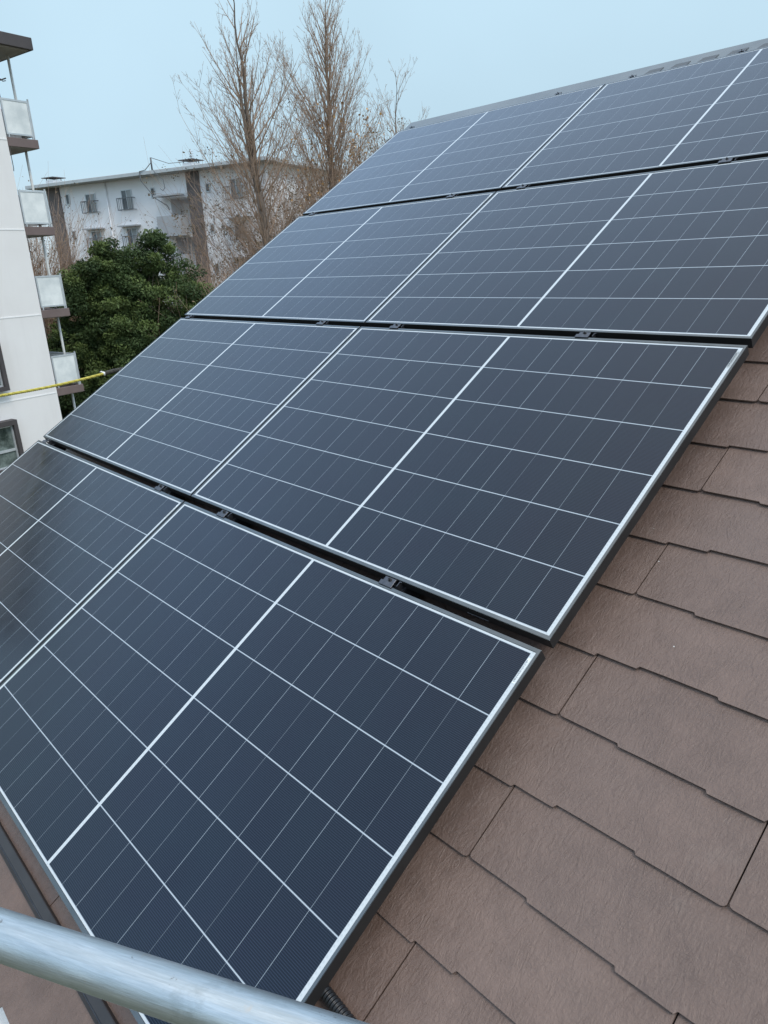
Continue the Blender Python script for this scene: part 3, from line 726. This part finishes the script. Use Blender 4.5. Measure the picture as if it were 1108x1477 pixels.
def leafy(name, base, lobes, n, size, mat, label, cat='tree', seed=1, trunk_h=3.0, trunk_r=.16, jitter=.25, kind_part='crown', squash=.8):
    """crown built of leaf clumps on many lobes; lobes = [(x,y,z,rx,rz)] relative to base"""
    r = random.Random(seed); root = empty(name, base); tag(root, label, cat)
    V, F, T = [], [], []
    cl = []
    for (lx, ly, lz, rx, rz) in lobes:
        for _ in range(max(6, int(46 * rx * rz / 2))):
            d = rv(r).normalized(); q = r.uniform(.55, 1.04); cl.append((Vector((lx + d.x * rx * q, ly + d.y * rx * q, lz + d.z * rz * q)), r.uniform(.28, .52)))
    per = max(4, n // len(cl))
    for (c, cr2) in cl:
        tone = r.random()
        for _ in range(per):
            d = rv(r).normalized(); rad = cr2 * r.random() ** .45; p = c + Vector((d.x, d.y, d.z * .72)) * rad
            s = size * r.uniform(.6, 1.2); u = (d * .4 + rv(r) * .6).normalized(); w = (rv(r)).cross(u)
            if w.length < 1e-3: continue
            w.normalize(); k = len(V)
            V += [tuple(p - u * s), tuple(p + w * s * .42), tuple(p + u * s), tuple(p - w * s * .42)]; F.append((k, k + 1, k + 2, k + 3))
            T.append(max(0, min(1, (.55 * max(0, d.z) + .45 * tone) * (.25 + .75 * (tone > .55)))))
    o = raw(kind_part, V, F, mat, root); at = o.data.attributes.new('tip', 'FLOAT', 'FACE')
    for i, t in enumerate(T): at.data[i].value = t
    tb = TB(); tb.tube([Vector((0, 0, 0)), Vector((.05, .03, trunk_h * .5)), Vector((0, 0, trunk_h))], [trunk_r * 1.2, trunk_r, trunk_r * .8], 9)
    for (lx, ly, lz, rx, rz) in lobes:
        e = Vector((lx, ly, lz + rz * .3)); m_ = Vector((lx * .4, ly * .4, trunk_h + (e.z - trunk_h) * .45))
        tb.tube([Vector((0, 0, trunk_h * .9)), m_, m_.lerp(e, .6)], [trunk_r * .6, trunk_r * .35, .02], 5)
        for _ in range(7):
            d = rv(r).normalized(); tb.tube([m_.lerp(e, .6), m_.lerp(e, .6) + Vector((d.x * rx * .3, d.y * rx * .3, d.z * rz * .3)), e + Vector((d.x * rx * .6, d.y * rx * .6, d.z * rz * .5))], [.03, .02, .006], 4)
    tb.build('trunk', BARK, root)
    return root
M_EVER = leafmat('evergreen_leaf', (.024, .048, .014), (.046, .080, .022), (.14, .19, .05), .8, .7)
gr = -GZ
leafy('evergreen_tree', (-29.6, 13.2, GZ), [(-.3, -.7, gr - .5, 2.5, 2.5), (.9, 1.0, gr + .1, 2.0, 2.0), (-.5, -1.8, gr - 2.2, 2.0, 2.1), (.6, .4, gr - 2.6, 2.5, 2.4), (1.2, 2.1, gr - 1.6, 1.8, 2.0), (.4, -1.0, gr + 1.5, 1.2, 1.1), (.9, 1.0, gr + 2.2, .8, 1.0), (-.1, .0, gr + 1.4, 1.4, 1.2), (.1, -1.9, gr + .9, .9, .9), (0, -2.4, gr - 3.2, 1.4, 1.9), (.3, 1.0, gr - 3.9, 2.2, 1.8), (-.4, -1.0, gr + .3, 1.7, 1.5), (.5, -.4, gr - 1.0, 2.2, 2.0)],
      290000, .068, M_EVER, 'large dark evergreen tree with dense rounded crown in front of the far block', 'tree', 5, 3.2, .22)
M_DRY = leafmat('dry_foliage', (.13, .095, .06), (.18, .145, .08), (.22, .19, .10), .7, .8)
def thicket(base, h, spread, label, seed, n=420, mat=None, group=None, leaves=0, lm=None, dirbias=(0, 0)):
    r = random.Random(seed); root = empty('bare_shrub', base); tag(root, label, 'shrub', group); tb = TB(); tips = []
    for i in range(n):
        a = r.uniform(0, 2 * math.pi); rr = spread * .45 * math.sqrt(r.random()); p = Vector((rr * math.cos(a), rr * math.sin(a), h * .25 * r.random()))
        L = h * r.uniform(.45, 1.0) - p.z * .3; d = Vector((math.cos(a) * rr / spread * 1.3 + dirbias[0], math.sin(a) * rr / spread * 1.3 + dirbias[1], 1)) + rv(r) * .22; d.normalize(); pts = [p]; q = p.copy(); dd = d.copy()
        for j in range(6): dd = (dd + rv(r) * .12 + Vector((0, 0, .03))).normalized(); q = q + dd * L / 6; pts.append(q.copy())
        r0 = r.uniform(.012, .026); tb.tube(pts, [r0 * (1 - .8 * j / 6) for j in range(7)], 3)
        for _ in range(5):
            k = r.randint(1, 5); e = pts[k]; d2 = (dd + rv(r) * .55).normalized(); l2 = L * r.uniform(.12, .3)
            tb.tube([e, e + d2 * l2 * .5, e + (d2 + Vector((0, 0, .2)) + rv(r) * .2) * l2], [r0 * .45, r0 * .35, .004], 3); tips.append(e + d2 * l2)
    tb.build('stems', mat or TWIG, root)
    if leaves:
        V, F = [], []
        for i in range(leaves):
            p = r.choice(tips) + rv(r) * .12; s = r.uniform(.04, .075); u = rv(r).normalized(); w = rv(r).cross(u).normalized(); k = len(V)
            V += [tuple(p + u * s), tuple(p + w * s * .6), tuple(p - u * s), tuple(p - w * s * .6)]; F.append((k, k + 1, k + 2, k + 3))
        raw('leaves', V, F, lm or M_DRY, root)
    return root
thicket((-29.0, 17.3, GZ), 6.8, 2.8, 'tangled bare brown shrub between the evergreen tree and the edge of the panels', 41, 800, None, None, 2500)
thicket((-30.9, 19.4, GZ), 7.6, 3.0, 'bare brown shrub below the tall left bare tree', 43, 480, None, None, 1200)
thicket((-33.5, 23.5, GZ), 9.4, 4.2, 'brown shrub between the trunks of the two tallest bare trees', 47, 260, None, None, 500)
thicket((-35.2, 27.6, GZ), 13.2, 4.8, 'tall brown shrub with dry olive leaves behind the right bare tree', 53, 800, None, None, 26000)
thicket((-34.5, 31.6, GZ), 12.9, 4.6, 'tall brown shrub with dry leaves behind the left end of the ridge', 59, 900, None, None, 36000)
thicket((-45.4, 13.6, GZ), 11.0, 3.4, 'bare brown shrub seen through the balconies of the left block', 61, 1100, None, None, 7000)
thicket((-46.5, 16.6, GZ), 9.6, 3.0, 'sparse bare shrub in front of the left dark column of the far block', 67, 70, None, None, 0)
leafy('evergreen_shrub', (-31.5, 10.0, GZ), [(0, 0, 2.6, 1.5, 1.9), (-.7, .9, 3.6, 1.3, 1.6), (-.3, .6, 1.4, 1.6, 1.3)], 14000, .08, M_EVER, 'dark evergreen shrub tucked behind the lowest balconies of the left block', 'shrub', 9, 1.4, .1)
# far wood closing the view behind everything
def far_wood():
    r = random.Random(77); V, F = [], []
    for i in range(26000):
        a = R(r.uniform(-86, -10)); d = r.uniform(95, 125); hgt = 4.5 + 2.2 * noise.noise(Vector((a * 14, 0, 3))) + 1.4 * noise.noise(Vector((a * 45, 1, 3)))
        z = GZ + hgt * r.random() ** .7; p = Vector((math.sin(a) * d, math.cos(a) * d, z)); s = r.uniform(.18, .5); u = rv(r).normalized(); w = rv(r).cross(u).normalized(); k = len(V)
        V += [tuple(p + u * s), tuple(p + w * s), tuple(p - u * s), tuple(p - w * s)]; F.append((k, k + 1, k + 2, k + 3))
    o = raw('distant_wood', V, F, leafmat('distant_leaf', (.06, .065, .04), (.12, .095, .065), None, .08, .9)); tag(o, 'low brown and green wood on the horizon behind the blocks', 'wood', None, 'stuff')
far_wood()
